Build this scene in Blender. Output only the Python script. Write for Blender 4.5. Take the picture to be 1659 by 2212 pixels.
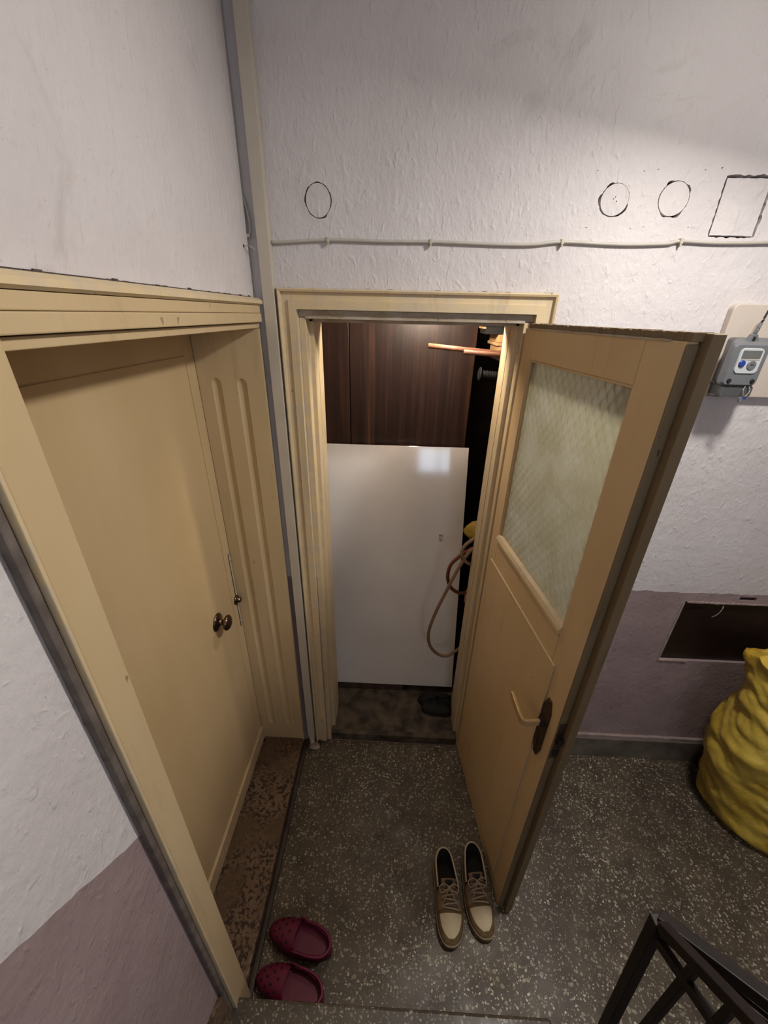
import bpy, math, random
from mathutils import Vector, Matrix, noise
random.seed(7)
PI = math.pi

# ------------------------------------------------------------------ clear
for o in list(bpy.data.objects):
    bpy.data.objects.remove(o, do_unlink=True)
S = bpy.context.scene
COL = S.collection

# ------------------------------------------------------------------ camera
FPX, W, H = 850.2446, 1659.0, 2212.0
yaw, pitch, roll = math.radians(-1.66709), math.radians(26.6724), math.radians(-1.31275)
f_ = Vector((math.sin(yaw)*math.cos(pitch), math.cos(yaw)*math.cos(pitch), -math.sin(pitch)))
r_ = Vector((math.cos(yaw), -math.sin(yaw), 0))
d_ = f_.cross(r_)
R_ = r_*math.cos(roll) + d_*math.sin(roll)
D_ = -r_*math.sin(roll) + d_*math.cos(roll)
CAM = Vector((0, -1.29941, 2.0))
cd = bpy.data.cameras.new('camera')
cd.sensor_fit = 'HORIZONTAL'; cd.sensor_width = 36; cd.lens = 36*FPX/W
cd.clip_start = 0.02; cd.clip_end = 100
cam = bpy.data.objects.new('camera', cd); COL.objects.link(cam)
U_ = -D_; B_ = -f_
cam.matrix_world = Matrix(((R_.x, U_.x, B_.x, CAM.x), (R_.y, U_.y, B_.y, CAM.y), (R_.z, U_.z, B_.z, CAM.z), (0, 0, 0, 1)))
S.camera = cam

# ------------------------------------------------------------------ world, exposure
wd = bpy.data.worlds.new('world'); S.world = wd; wd.use_nodes = True
wd.node_tree.nodes['Background'].inputs[0].default_value = (0.6, 0.7, 1, 1)
wd.node_tree.nodes['Background'].inputs[1].default_value = 0.05
S.view_settings.view_transform = 'Standard'
S.view_settings.look = 'None'
S.view_settings.gamma = 1
S.view_settings.use_curve_mapping = False
S.view_settings.exposure = 0.46
LANDING_W, LANDING_GLOBE_W, STAIR_FILL_W, STORE_W, WINDOW_E = 12.6, 3.4, 6.5, 8.0, 9.0
LAMP = (0.78, -0.57, 2.555)
LAMP_AIM = (-.16, -.28, -.94)
STAIR_FILL = (1.45, -3.2, 1.95)  # position of the added fill globe behind the viewer
cy = S.cycles
cy.adaptive_threshold = .1; cy.max_bounces = 4; cy.diffuse_bounces = 4; cy.glossy_bounces = 3; cy.transmission_bounces = 4; cy.transparent_max_bounces = 4
cy.caustics_reflective = False; cy.caustics_refractive = False

# ------------------------------------------------------------------ materials
def sr(r, g, b):
    def f(c):
        c /= 255.0
        return c/12.92 if c <= .04045 else ((c+.055)/1.055)**2.4
    return (f(r), f(g), f(b), 1)

class NT:
    def __init__(s, name):
        s.m = bpy.data.materials.new(name); s.m.use_nodes = True
        s.t = s.m.node_tree; s.t.nodes.clear()
        s.out = s.n('ShaderNodeOutputMaterial')
        s.tc = s.n('ShaderNodeTexCoord')
        s.P = s.tc.outputs['Object']
    def n(s, k, **kw):
        x = s.t.nodes.new(k)
        for a, b in kw.items(): setattr(x, a, b)
        return x
    def l(s, a, b): s.t.links.new(a, b)
    def put(s, sock, v):
        if hasattr(v, 'is_output') or isinstance(v, bpy.types.NodeSocket): s.l(v, sock)
        elif sock.type == 'RGBA' and not isinstance(v, tuple): sock.default_value = (v, v, v, 1)
        else: sock.default_value = v
    def map(s, scale=(1, 1, 1), rot=(0, 0, 0)):
        x = s.n('ShaderNodeMapping'); s.l(s.P, x.inputs[0])
        x.inputs['Scale'].default_value = scale; x.inputs['Rotation'].default_value = rot
        return x.outputs[0]
    def noise(s, scale, detail=3, rough=.5, vec=None, dist=0):
        x = s.n('ShaderNodeTexNoise'); s.l(vec or s.P, x.inputs['Vector'])
        x.inputs['Scale'].default_value = scale; x.inputs['Detail'].default_value = detail
        x.inputs['Roughness'].default_value = rough; x.inputs['Distortion'].default_value = dist
        return x.outputs[0]
    def ramp(s, fac, *stops):
        x = s.n('ShaderNodeValToRGB'); s.l(fac, x.inputs[0])
        e = x.color_ramp.elements
        while len(e) < len(stops): e.new(.5)
        for k, (p, c) in enumerate(stops):
            e[k].position = p
            e[k].color = c if isinstance(c, tuple) else (c, c, c, 1)
        return x.outputs[0]
    def mix(s, fac, a, b, blend='MIX'):
        x = s.n('ShaderNodeMix', data_type='RGBA', blend_type=blend)
        s.put(x.inputs[0], fac); s.put(x.inputs[6], a); s.put(x.inputs[7], b)
        return x.outputs[2]
    def math(s, op, a, b=0.0):
        x = s.n('ShaderNodeMath', operation=op); s.put(x.inputs[0], a); s.put(x.inputs[1], b)
        return x.outputs[0]
    def sep(s):
        x = s.n('ShaderNodeSeparateXYZ'); s.l(s.P, x.inputs[0]); return x.outputs
    def bump(s, h, strength=.3, dist=.003, normal=None):
        x = s.n('ShaderNodeBump'); s.l(h, x.inputs['Height'])
        x.inputs['Strength'].default_value = strength; x.inputs['Distance'].default_value = dist
        if normal: s.l(normal, x.inputs['Normal'])
        return x.outputs[0]
    def bsdf(s, col, rough=.5, metal=0, normal=None, spec=.5, **kw):
        x = s.n('ShaderNodeBsdfPrincipled')
        s.put(x.inputs['Base Color'], col); s.put(x.inputs['Roughness'], rough)
        x.inputs['Metallic'].default_value = metal
        x.inputs['Specular IOR Level'].default_value = spec
        if normal: s.l(normal, x.inputs['Normal'])
        for k, v in kw.items(): s.put(x.inputs[k], v)
        s.l(x.outputs[0], s.out.inputs[0]); return x

MATS = {}
def simple(name, col, rough=.5, metal=0, var=.12, scale=30, bump=0, bscale=80, spec=.5, **kw):
    """plain colour with gentle procedural variation"""
    if name in MATS: return MATS[name]
    t = NT(name)
    c2 = tuple(max(0, x*(1-var*2)) for x in col[:3])+(1,)
    c = t.mix(t.ramp(t.noise(scale, 4), (.35, 0.0), (.7, 1.0)), c2, col)
    nrm = t.bump(t.noise(bscale, 3), .4, bump) if bump else None
    t.bsdf(c, rough, metal, nrm, spec, **kw)
    MATS[name] = t.m; return t.m

def plaster(name, mode):
    t = NT(name)
    x, y, z = t.sep()
    white = t.mix(t.ramp(t.noise(2.2, 5, .6), (.35, 0.0), (.7, 1.0)), sr(204, 197, 197), sr(217, 212, 211))
    smudge = t.ramp(t.noise(5, 6, .65, dist=1.2), (.60, 0.0), (.78, 1.0))
    white = t.mix(t.math('MULTIPLY', smudge, .30), white, sr(140, 130, 124))
    # fine dark specks
    speck = t.ramp(t.noise(150, 2), (.72, 0.0), (.76, 1.0))
    white = t.mix(t.math('MULTIPLY', speck, .35), white, sr(110, 98, 90))
    dado = t.mix(t.ramp(t.noise(6, 5, .6), (.3, 0.0), (.75, 1.0)), sr(146, 126, 126), sr(164, 146, 145))
    wob = t.math('MULTIPLY', t.math('SUBTRACT', t.noise(14, 3), .5), .022)
    zz = t.math('ADD', z, wob)
    if mode == 'back':
        m = t.math('LESS_THAN', zz, 1.038)
    elif mode == 'left':
        line = t.math('ADD', t.math('MULTIPLY', t.math('SUBTRACT', -.94, y), .84), 1.155)
        m = t.math('MULTIPLY', t.math('LESS_THAN', zz, line), t.math('LESS_THAN', y, -.80))
    elif mode == 'plain':
        m = 0.0
    else:
        m = t.math('LESS_THAN', zz, 1.038)
    col = t.mix(m, white, dado)
    v1 = t.map((1, 1, .6), (0, .3, 0))
    h = t.noise(75, 3, .55, vec=v1)
    h2 = t.noise(17, 4, .6)
    drip = t.ramp(t.noise(52, 2, .5, vec=v1, dist=.4), (.58, 0.0), (.72, 1.0))
    n1 = t.bump(h2, .5, .007)
    n2 = t.bump(h, .55, .004, n1)
    n3 = t.bump(drip, .45, .0025, n2)
    t.bsdf(col, .62, 0, n3, .35)
    return t.m

def cream(name, base=(208, 185, 147), worn=0.25, grime=(96, 74, 46), white=0.0, rough=.42):
    t = NT(name)
    b = sr(*base); b2 = sr(base[0]-14, base[1]-15, base[2]-18)
    c = t.mix(t.ramp(t.noise(4, 4, .6, vec=t.map((1, 1, .35))), (.3, 0.0), (.75, 1.0)), b2, b)
    streak = t.ramp(t.noise(22, 5, .65, vec=t.map((1, 1, .12))), (.57, 0.0), (.80, 1.0))
    c = t.mix(t.math('MULTIPLY', streak, worn), c, sr(*grime))
    if white > 0:
        fl = t.ramp(t.noise(26, 6, .7, vec=t.map((.5, 1, 1))), (.42, 0.0), (.58, 1.0))
        c = t.mix(t.math('MULTIPLY', fl, white), c, sr(188, 178, 164))
    chip = t.ramp(t.noise(48, 2, .5, vec=t.map((1, 1, .5))), (.735, 0.0), (.76, 1.0))
    c = t.mix(t.math('MULTIPLY', chip, min(1, worn*2)), c, sr(70, 50, 34))
    n = t.bump(t.noise(34, 4, .6, vec=t.map((1, 1, .3))), .35, .0022)
    t.bsdf(c, rough, 0, n, .45)
    return t.m

def terrazzo(name, tint=1.0, dens=1.0):
    t = NT(name)
    base = t.mix(t.ramp(t.noise(9, 5, .65), (.3, 0.0), (.72, 1.0)), sr(68*tint, 58*tint, 46*tint), sr(102*tint, 90*tint, 74*tint))
    patch = t.ramp(t.noise(3.0, 4, .6), (.38, 0.0), (.66, 1.0))
    col = base
    for sc, lo, rad in ((58, .42, .40), (92, .30, .44), (140, .25, .48)):
        v = t.n('ShaderNodeTexVoronoi'); 
        warp = t.n('ShaderNodeVectorMath', operation='ADD')
        nz = t.n('ShaderNodeTexNoise'); t.l(t.P, nz.inputs['Vector']); nz.inputs['Scale'].default_value = 60
        sc2 = t.n('ShaderNodeVectorMath', operation='SCALE'); t.l(nz.outputs[1], sc2.inputs[0]); sc2.inputs['Scale'].default_value = .014
        t.l(t.P, warp.inputs[0]); t.l(sc2.outputs[0], warp.inputs[1])
        t.l(warp.outputs[0], v.inputs['Vector']); v.inputs['Scale'].default_value = sc
        v.inputs['Randomness'].default_value = 1
        s_ = t.n('ShaderNodeSeparateColor'); t.l(v.outputs['Color'], s_.inputs[0])
        keep = t.math('GREATER_THAN', s_.outputs[0], lo)
        rr = t.math('MULTIPLY', s_.outputs[1], rad)
        ins = t.math('LESS_THAN', v.outputs['Distance'], rr)
        m = t.math('MULTIPLY', keep, ins)
        m = t.math('MULTIPLY', m, t.mix(patch, .55*dens, 1.0*dens))
        chip = t.ramp(s_.outputs[2], (0.0, sr(112, 100, 82)), (.4, sr(146, 135, 115)), (.75, sr(182, 172, 152)), (1.0, sr(222, 216, 200)))
        col = t.mix(m, col, chip)
    dirt = t.ramp(t.noise(2.1, 6, .68, dist=.6), (.46, 0.0), (.72, 1.0))
    col = t.mix(t.math('MULTIPLY', dirt, .55), col, sr(46, 38, 30))
    n = t.bump(t.noise(40, 4), .25, .002)
    t.bsdf(col, t.ramp(t.noise(8, 3), (.3, .36), (.8, .62)), 0, n, .4)
    return t.m

def mottled(name):
    t = NT(name)
    c = t.mix(t.ramp(t.noise(7, 5, .6), (.35, 0.0), (.7, 1.0)), sr(96, 74, 56), sr(134, 110, 88))
    sp = t.ramp(t.noise(88, 3, .6), (.50, 0.0), (.57, 1.0))
    area = t.ramp(t.noise(7, 3), (.36, 0.0), (.55, 1.0))
    c = t.mix(t.math('MULTIPLY', t.math('MULTIPLY', sp, area), .9), c, sr(36, 20, 12))
    t.bsdf(c, .5, 0, t.bump(t.noise(50, 4), .35, .002), .4)
    return t.m

def veneer(name):
    t = NT(name)
    g = t.noise(38, 6, .7, vec=t.map((1, 1, .03)))
    g2 = t.noise(7, 4, .6, vec=t.map((1, 1, .05)))
    c = t.ramp(g, (.3, sr(30, 19, 15)), (.5, sr(50, 33, 25)), (.62, sr(72, 48, 34)), (.75, sr(98, 66, 44)))
    c = t.mix(t.math('MULTIPLY', t.ramp(g2, (.35, 0.0), (.7, 1.0)), .6), c, sr(40, 22, 18))
    t.bsdf(c, .38, 0, t.bump(g, .15, .001), .4)
    return t.m

def sackmat(name):
    t = NT(name)
    w = t.n('ShaderNodeTexWave', wave_type='BANDS', bands_direction='Z'); t.l(t.P, w.inputs['Vector']); w.inputs['Scale'].default_value = 90
    w2 = t.n('ShaderNodeTexWave', wave_type='BANDS', bands_direction='X'); t.l(t.P, w2.inputs['Vector']); w2.inputs['Scale'].default_value = 90
    c = t.mix(t.ramp(t.noise(6, 5, .6), (.3, 0.0), (.7, 1.0)), sr(188, 150, 42), sr(220, 192, 88))
    n = t.bump(t.math('ADD', w.outputs[1], w2.outputs[1]), .12, .001)
    n = t.bump(t.noise(26, 5, .6, dist=1.0), .6, .006, n)
    t.bsdf(c, .34, 0, n, .5)
    return t.m

def glassmat(name):
    t = NT(name)
    c = t.mix(t.ramp(t.noise(9, 5, .6, dist=1), (.4, 0.0), (.75, 1.0)), sr(228, 224, 202), sr(244, 241, 228))
    tl = t.n('ShaderNodeBsdfTranslucent'); t.l(c, tl.inputs[0])
    gl = t.n('ShaderNodeBsdfGlossy'); gl.inputs['Roughness'].default_value = .12
    gl.inputs[0].default_value = (.9, .9, .85, 1)
    df = t.n('ShaderNodeBsdfDiffuse'); t.l(c, df.inputs[0])
    rf = t.n('ShaderNodeBsdfRefraction'); rf.inputs['Roughness'].default_value = .25; rf.inputs['IOR'].default_value = 1.2
    t.l(c, rf.inputs[0])
    m1 = t.n('ShaderNodeMixShader'); m1.inputs[0].default_value = .45; t.l(tl.outputs[0], m1.inputs[1]); t.l(rf.outputs[0], m1.inputs[2])
    m3 = t.n('ShaderNodeMixShader'); m3.inputs[0].default_value = .18; t.l(m1.outputs[0], m3.inputs[1]); t.l(df.outputs[0], m3.inputs[2])
    fr = t.n('ShaderNodeFresnel'); fr.inputs[0].default_value = 1.45
    m2 = t.n('ShaderNodeMixShader'); t.l(fr.outputs[0], m2.inputs[0]); t.l(m3.outputs[0], m2.inputs[1]); t.l(gl.outputs[0], m2.inputs[2])
    t.l(m2.outputs[0], t.out.inputs[0])
    return t.m

def emis(name, col, e):
    t = NT(name); x = t.n('ShaderNodeEmission'); x.inputs[0].default_value = col; x.inputs[1].default_value = e
    t.l(x.outputs[0], t.out.inputs[0]); return t.m

def clearplastic(name):
    t = NT(name)
    t.bsdf((.9, .92, .95, 1), .08, 0, None, .5, **{'Transmission Weight': .92, 'IOR': 1.3})
    return t.m

M_back = plaster('plaster_back', 'back'); M_left = plaster('plaster_left', 'left'); M_side = plaster('plaster_side', 'side')
M_plain = plaster('plaster_plain', 'plain')
M_ceil = simple('ceiling_paint', sr(222, 217, 212), .8, var=.05, scale=4)
M_cream = cream('cream_paint'); M_cream2 = cream('cream_paint_worn', (222, 200, 160), .42, white=.4)
M_doorA = cream('cream_door_smooth', (211, 186, 146), .06); M_doorB = cream('cream_door_aged', (220, 193, 150), .34, (128, 98, 64))
M_flake = cream('flaking_header_paint', (176, 160, 136), .35, white=.8, rough=.55)
M_edge = cream('grimy_door_edge', (128, 110, 84), .7, (62, 50, 38), rough=.6)
M_floor = terrazzo('terrazzo'); M_step = terrazzo('terrazzo_stair', .9, .6)
M_sill = mottled('mottled_stone'); M_base = simple('baseboard_stone', sr(124, 114, 102), .5, var=.25, scale=12, bump=.002)
M_mortar = simple('pale_mortar', sr(168, 150, 142), .8, var=.12, scale=20, bump=.003)
M_pvc = simple('white_pvc', sr(200, 190, 174), .35, var=.06, scale=9)
M_cable = simple('grey_cable', sr(192, 186, 176), .45, var=.06)
M_clip = simple('clip_plastic', sr(200, 192, 170), .5, var=.1)
M_dark = simple('dark_cavity', sr(24, 18, 15), .8, var=.2)
M_brownplate = simple('dark_brown_plate', sr(40, 24, 20), .45, var=.25, scale=14)
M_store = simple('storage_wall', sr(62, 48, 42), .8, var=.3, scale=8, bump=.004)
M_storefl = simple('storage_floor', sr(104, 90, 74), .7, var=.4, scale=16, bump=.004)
M_veneer = veneer('dark_veneer')
M_white = simple('white_laminate', sr(232, 226, 220), .085, var=.03, scale=5)
M_pole = simple('raw_wood', sr(120, 80, 58), .6, var=.2, scale=40)
M_batten = simple('grey_batten', sr(92, 70, 54), .7, var=.25, scale=30)
M_black = simple('black_rubber', sr(18, 18, 18), .75, var=.1)
M_hose = simple('beige_hose', sr(150, 120, 94), .4, var=.1)
M_redhose = simple('red_hose', sr(124, 60, 46), .4, var=.15)
M_yrag = simple('yellow_rag', sr(170, 140, 50), .8, var=.2)
M_orange = simple('orange_plastic', sr(196, 112, 40), .5, var=.15)
M_card = simple('cardboard', sr(196, 156, 110), .8, var=.1)
M_bronze = simple('dark_bronze', sr(120, 98, 84), .24, .95, var=.25, scale=30)
M_steel = simple('brushed_steel', sr(190, 176, 150), .35, .8, var=.12)
M_lever = simple('lever_alu', sr(214, 180, 128), .38, .35, var=.12)
M_plate = simple('aged_lock_plate', sr(96, 76, 58), .5, .5, var=.3, scale=40)
M_sack = sackmat('yellow_woven_sack')
M_glass = glassmat('patterned_glass')
M_meter = simple('meter_grey', sr(106, 108, 112), .35, var=.06)
M_meterf = simple('meter_face', sr(186, 190, 192), .3, var=.04)
M_lcd = simple('meter_lcd', sr(98, 100, 98), .15, var=.04)
M_blue = simple('blue_plastic', sr(34, 60, 150), .35, var=.1)
M_clear = clearplastic('clear_cover')
M_board = simple('meter_board', sr(205, 192, 180), .45, var=.06, scale=6)
M_rail = simple('dark_brown_iron', sr(36, 25, 20), .5, .1, var=.25, scale=25)
M_shoe = simple('sneaker_beige', sr(134, 112, 86), .8, var=.16, scale=60, bump=.001)
M_toe = simple('sneaker_white', sr(196, 178, 144), .6, var=.08)
M_mud = simple('sneaker_suede', sr(112, 90, 56), .9, var=.2, scale=60)
M_sole = simple('sneaker_sole', sr(130, 112, 82), .6, var=.2)
M_lin = simple('shoe_lining', sr(40, 32, 28), .9, var=.2)
M_lace = simple('laces', sr(166, 146, 122), .8, var=.1)
M_pink = simple('pink_foam', sr(104, 12, 48), .5, var=.12, scale=20)
M_hole = simple('clog_hole', sr(26, 2, 10), .8, var=.1)
M_wire = simple('thin_wire', sr(176, 170, 160), .4, .4, var=.1)

# ------------------------------------------------------------------ mesh helpers
class MB:
    def __init__(s): s.v = []; s.f = []
    def box(s, x0, x1, y0, y1, z0, z1):
        b = len(s.v)
        s.v += [(x0, y0, z0), (x1, y0, z0), (x1, y1, z0), (x0, y1, z0), (x0, y0, z1), (x1, y0, z1), (x1, y1, z1), (x0, y1, z1)]
        s.f += [tuple(b+i for i in q) for q in ((0, 3, 2, 1), (4, 5, 6, 7), (0, 1, 5, 4), (1, 2, 6, 5), (2, 3, 7, 6), (3, 0, 4, 7))]
        return s
    def prism(s, poly, axis, a, b):
        """poly of (p,q) extruded along axis from a to b; p,q are the two other axes in xyz order"""
        n = len(poly); k = len(s.v)
        def P(p, q, t): return {'x': (t, p, q), 'y': (p, t, q), 'z': (p, q, t)}[axis]
        s.v += [P(p, q, a) for p, q in poly] + [P(p, q, b) for p, q in poly]
        s.f += [tuple(range(k, k+n)), tuple(range(k+2*n-1, k+n-1, -1))]
        s.f += [(k+i, k+n+i, k+n+(i+1) % n, k+(i+1) % n) for i in range(n)]
        return s
    def tube(s, path, r, n=8, cap=True):
        P = [Vector(p) for p in path]; k = len(s.v)
        rr = r if isinstance(r, (list, tuple)) else [r]*len(P)
        prev = None
        for i, p in enumerate(P):
            t = (P[min(i+1, len(P)-1)]-P[max(i-1, 0)]).normalized()
            if prev is None:
                a = t.orthogonal().normalized()
            else:
                a = (prev - t*prev.dot(t)).normalized()
            prev = a; b = t.cross(a)
            for j in range(n):
                an = 2*PI*j/n
                s.v.append(tuple(p + (a*math.cos(an)+b*math.sin(an))*rr[i]))
        for i in range(len(P)-1):
            for j in range(n):
                s.f.append((k+i*n+j, k+i*n+(j+1) % n, k+(i+1)*n+(j+1) % n, k+(i+1)*n+j))
        if cap:
            s.f.append(tuple(k+j for j in range(n))[::-1]); m = k+(len(P)-1)*n
            s.f.append(tuple(m+j for j in range(n)))
        return s
    def lathe(s, prof, o, ax, n=24, sx=1.0):
        """profile (r,h) turned about axis ax through o"""
        o = Vector(o); ax = Vector(ax).normalized()
        a = Vector((0, 0, 1)) if abs(ax.z) < .9 else Vector((1, 0, 0))
        a = (a-ax*a.dot(ax)).normalized(); b = ax.cross(a); k = len(s.v); m = len(prof)
        for r, h in prof:
            for j in range(n):
                an = 2*PI*j/n
                s.v.append(tuple(o+ax*h+(a*math.cos(an)+b*math.sin(an)*sx)*r))
        for i in range(m-1):
            for j in range(n):
                s.f.append((k+i*n+j, k+i*n+(j+1) % n, k+(i+1)*n+(j+1) % n, k+(i+1)*n+j))
        s.f.append(tuple(k+j for j in range(n))[::-1]); s.f.append(tuple(k+(m-1)*n+j for j in range(n)))
        return s
    def grid(s, fn, nu, nv, cu=False, cv=False):
        k = len(s.v); NU = nu if cu else nu+1; NV = nv if cv else nv+1
        for i in range(NU):
            for j in range(NV): s.v.append(tuple(fn(i/nu, j/nv)))
        for i in range(nu):
            for j in range(nv):
                a, b = i, (i+1) % NU; c, d = j, (j+1) % NV
                s.f.append((k+a*NV+c, k+b*NV+c, k+b*NV+d, k+a*NV+d))
        return s
    def build(s, name, mat, parent=None, smooth=False, bevel=0, sub=0, org=None, auto=False):
        vs = s.v
        if org is not None: vs = [(a-org[0], b-org[1], c-org[2]) for a, b, c in vs]
        me = bpy.data.meshes.new(name); me.from_pydata(vs, [], s.f); me.update()
        import bmesh
        bm = bmesh.new(); bm.from_mesh(me); bmesh.ops.recalc_face_normals(bm, faces=bm.faces); bm.to_mesh(me); bm.free()
        me.materials.append(mat)
        if smooth or auto:
            me.polygons.foreach_set('use_smooth', [True]*len(me.polygons))
        if auto: me.set_sharp_from_angle(angle=math.radians(38))
        o = bpy.data.objects.new(name, me); COL.objects.link(o)
        if parent: o.parent = parent
        if bevel:
            b = o.modifiers.new('bevel', 'BEVEL'); b.width = bevel; b.segments = 2; b.limit_method = 'ANGLE'
        if sub:
            b = o.modifiers.new('sub', 'SUBSURF'); b.levels = sub; b.render_levels = sub
        return o

def box(name, mat, x0, x1, y0, y1, z0, z1, parent=None, bevel=0, org=None):
    return MB().box(x0, x1, y0, y1, z0, z1).build(name, mat, parent, bevel=bevel, org=org)
def tag(o, label=None, cat=None, group=None, kind=None):
    if label: o['label'] = label
    if cat: o['category'] = cat
    if group: o['group'] = group
    if kind: o['kind'] = kind
    return o
def empty(name, loc=(0, 0, 0), rz=0):
    o = bpy.data.objects.new(name, None); COL.objects.link(o)
    o.location = loc; o.rotation_euler = (0, 0, rz); o.empty_display_size = .05
    return o
def nz(x, y=0, z=0, s=1.0): return noise.noise(Vector((x*s, y*s, z*s)))
def spline(pts, n=8):
    P = [Vector(p) for p in pts]; P = [2*P[0]-P[1]]+P+[2*P[-1]-P[-2]]; out = []
    for i in range(1, len(P)-2):
        a, b, c, d = P[i-1:i+3]
        for k in range(n):
            t = k/n
            out.append(.5*((2*b)+(c-a)*t+(2*a-5*b+4*c-d)*t*t+(3*b-a-3*c+d)*t**3))
    out.append(P[-2]); return out

# ================================================================== SETTING
CEIL = 2.66; XR = 2.02; YR = -3.4; WT = .185   # ceiling height, right wall, rear wall, back wall thickness
tag(box('floor', M_floor, -.43, XR, -.915, 0, -.4, 0), 'worn grey terrazzo landing floor with pale stone chips', 'floor', kind='structure')
tag(box('ceiling', M_ceil, -.75, XR+.1, YR-.1, 1.3, CEIL, CEIL+.1), 'plain white ceiling above the landing', 'ceiling', kind='structure')

# --- back wall, with storage doorway, dark niche, three round patches and a square one
holes = [(-.306, .389, 0, 2.008), (1.177, 1.72, .672, .992), (1.385, 1.452, 1.008, 1.026)]
rounds = [(-.232, 2.267, .033, .037, 1), (.542, 2.277, .035, .034, 2), (.692, 2.281, .037, .036, 3)]
squares = [(.868, 2.266, .0565, .061, 4)]
pat = []
for cx, cz, rx, rz_, sd in rounds: pat.append((cx-.06, cx+.06, cz-.06, cz+.06))
for cx, cz, rx, rz_, sd in squares: pat.append((cx-.08, cx+.08, cz-.08, cz+.08))
wb = MB()
xs = sorted({-.75, XR} | {h[i] for h in holes+pat for i in (0, 1)})
zs = sorted({-.08, CEIL} | {h[i] for h in holes+pat for i in (2, 3)})
zs = [z for z in zs if z >= -.08]
for i in range(len(xs)-1):
    # merge vertically where possible
    run = None
    for j in range(len(zs)-1):
        cx, cz = (xs[i]+xs[i+1])/2, (zs[j]+zs[j+1])/2
        inside = any(h[0] < cx < h[1] and h[2] < cz < h[3] for h in holes+pat)
        if not inside:
            if run is None: run = zs[j]
        if inside or j == len(zs)-2:
            top = zs[j] if inside else zs[j+1]
            if run is not None and top > run: wb.box(xs[i], xs[i+1], 0, WT, run, top)
            run = None
def patch(mb, rect, loop, depth=.03):
    x0, x1, z0, z1 = rect; cx, cz = (x0+x1)/2, (z0+z1)/2; n = len(loop); k = len(mb.v)
    for (px, pz) in loop:
        dx, dz = px-cx, pz-cz; t = min(((x1-x0)/2)/max(abs(dx), 1e-9), ((z1-z0)/2)/max(abs(dz), 1e-9))
        mb.v.append((cx+dx*t, 0, cz+dz*t))
    mb.v += [(px, 0, pz) for px, pz in loop]
    mb.v += [(px, depth, pz) for px, pz in loop]
    for i in range(n):
        j = (i+1) % n
        mb.f += [(k+i, k+j, k+n+j, k+n+i), (k+n+i, k+n+j, k+2*n+j, k+2*n+i)]
def rloop(cx, cz, rx, rz_, sd, n=96, amp=.17):
    L = []
    for i in range(n):
        a = 2*PI*i/n
        e = 1.05+amp*max(0, nz(math.cos(a)*1.6+sd*7, math.sin(a)*1.6, 3.1))*1.6+.035*nz(math.cos(a)*9, math.sin(a)*9, sd)
        L.append((cx+rx*e*math.cos(a), cz+rz_*e*math.sin(a)))
    return L
def qloop(cx, cz, rx, rz_, sd, n=120, off=.004, amp=.004):
    L = []
    for i in range(n):
        a = 2*PI*(i+.5)/n; c, s_ = math.cos(a), math.sin(a); t = 1/max(abs(c)/(rx+off), abs(s_)/(rz_+off))
        e = 1+amp/.06*max(-.2, nz(c*6+sd*5, s_*6, 1.3))
        L.append((cx+c*t*e, cz+s_*t*e))
    return L
for p, r in zip(pat[:3], rounds): patch(wb, p, rloop(*r))
patch(wb, pat[3], qloop(*squares[0]))
wall_back = tag(wb.build('wall_back', M_back), 'rough white plaster wall with dusky mauve dado behind the storage door', 'wall', kind='structure')
for p in pat: box('cavity', M_dark, p[0], p[1], .03, .05, p[2], p[3], wall_back)
# niche in the dado
box('niche_plate', M_brownplate, 1.17, 1.73, .012, .06, .66, 1.03, wall_back)
MB().box(1.177, 1.72, .004, .012, .972, .992).build('niche_lip', M_brownplate, wall_back)
rim = MB()
def rag(x0, x1, z, sgn, n, sd):
    for i in range(n):
        t0, t1 = i/n, (i+1)/n
        h0 = .004+.006*abs(nz(i*1.7+sd, 2.2)); h1 = h0
        xa, xb = x0+(x1-x0)*t0, x0+(x1-x0)*t1
        rim.prism([(xa, z-.002*sgn), (xb, z-.002*sgn), (xb, z+sgn*h1), ((xa+xb)/2, z+sgn*(h0*.4)), (xa, z+sgn*h0)], 'y', -.004-.004*abs(nz(i*2.3, sd)), .01)
rag(1.175, 1.30, .672, -1, 10, 1); rag(1.19, 1.72, .992, 1, 26, 9)
for i in range(14):
    z0 = .675+i*.0225; w = .003+.006*abs(nz(i*1.9, 8))
    rim.box(1.177-w, 1.181, -.003-.003*abs(nz(i, 4)), .01, z0, z0+.0215)
rim.build('broken_plaster_rim', M_mortar, wall_back)

MB().tube(spline([(1.345, .010, .985), (1.335, -.004, .965), (1.325, -.006, .94), (1.312, -.002, .92)], 6), .0016, 6).build('loose_wire', M_wire, wall_back, smooth=True)
# cover caps in the patches
def cap(name, cx, cz, loopf, mat, label, cat, grp, yy):
    root = empty(name, (cx, 0, cz))
    mb = MB(); L = loopf; n = len(L); k = 0
    mb.v.append((0, yy-.0015, 0))
    for (px, pz) in L: mb.v.append((px-cx, yy, pz-cz))
    for (px, pz) in L: mb.v.append((px-cx, .028, pz-cz))
    for i in range(n):
        j = (i+1) % n
        mb.f += [(0, 1+i, 1+j), (1+i, 1+n+i, 1+n+j, 1+j)]
    o = mb.build('cover', mat, root)
    s = MB()
    if abs(cx-.542) < .01:
     for dx, dz in ((-.004, .002), (.005, -.003), (0, .006)): s.lathe([(.0012, 0), (.0012, .0016)], (dx, yy-.0022, dz), (0, 1, 0), 8)
     s.build('pinhole', M_dark, root)
    tag(root, label, cat, grp); return root
capm = M_ceil
cl = [(rounds[0], 'round plastered junction cover above left end of the doorway', .0015),
      (rounds[1], 'round junction cover right of centre, nearest the storage door, with pinholes', -.002),
      (rounds[2], 'round plastered junction cover with ragged edge beside the square patch', -.001)]
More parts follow.
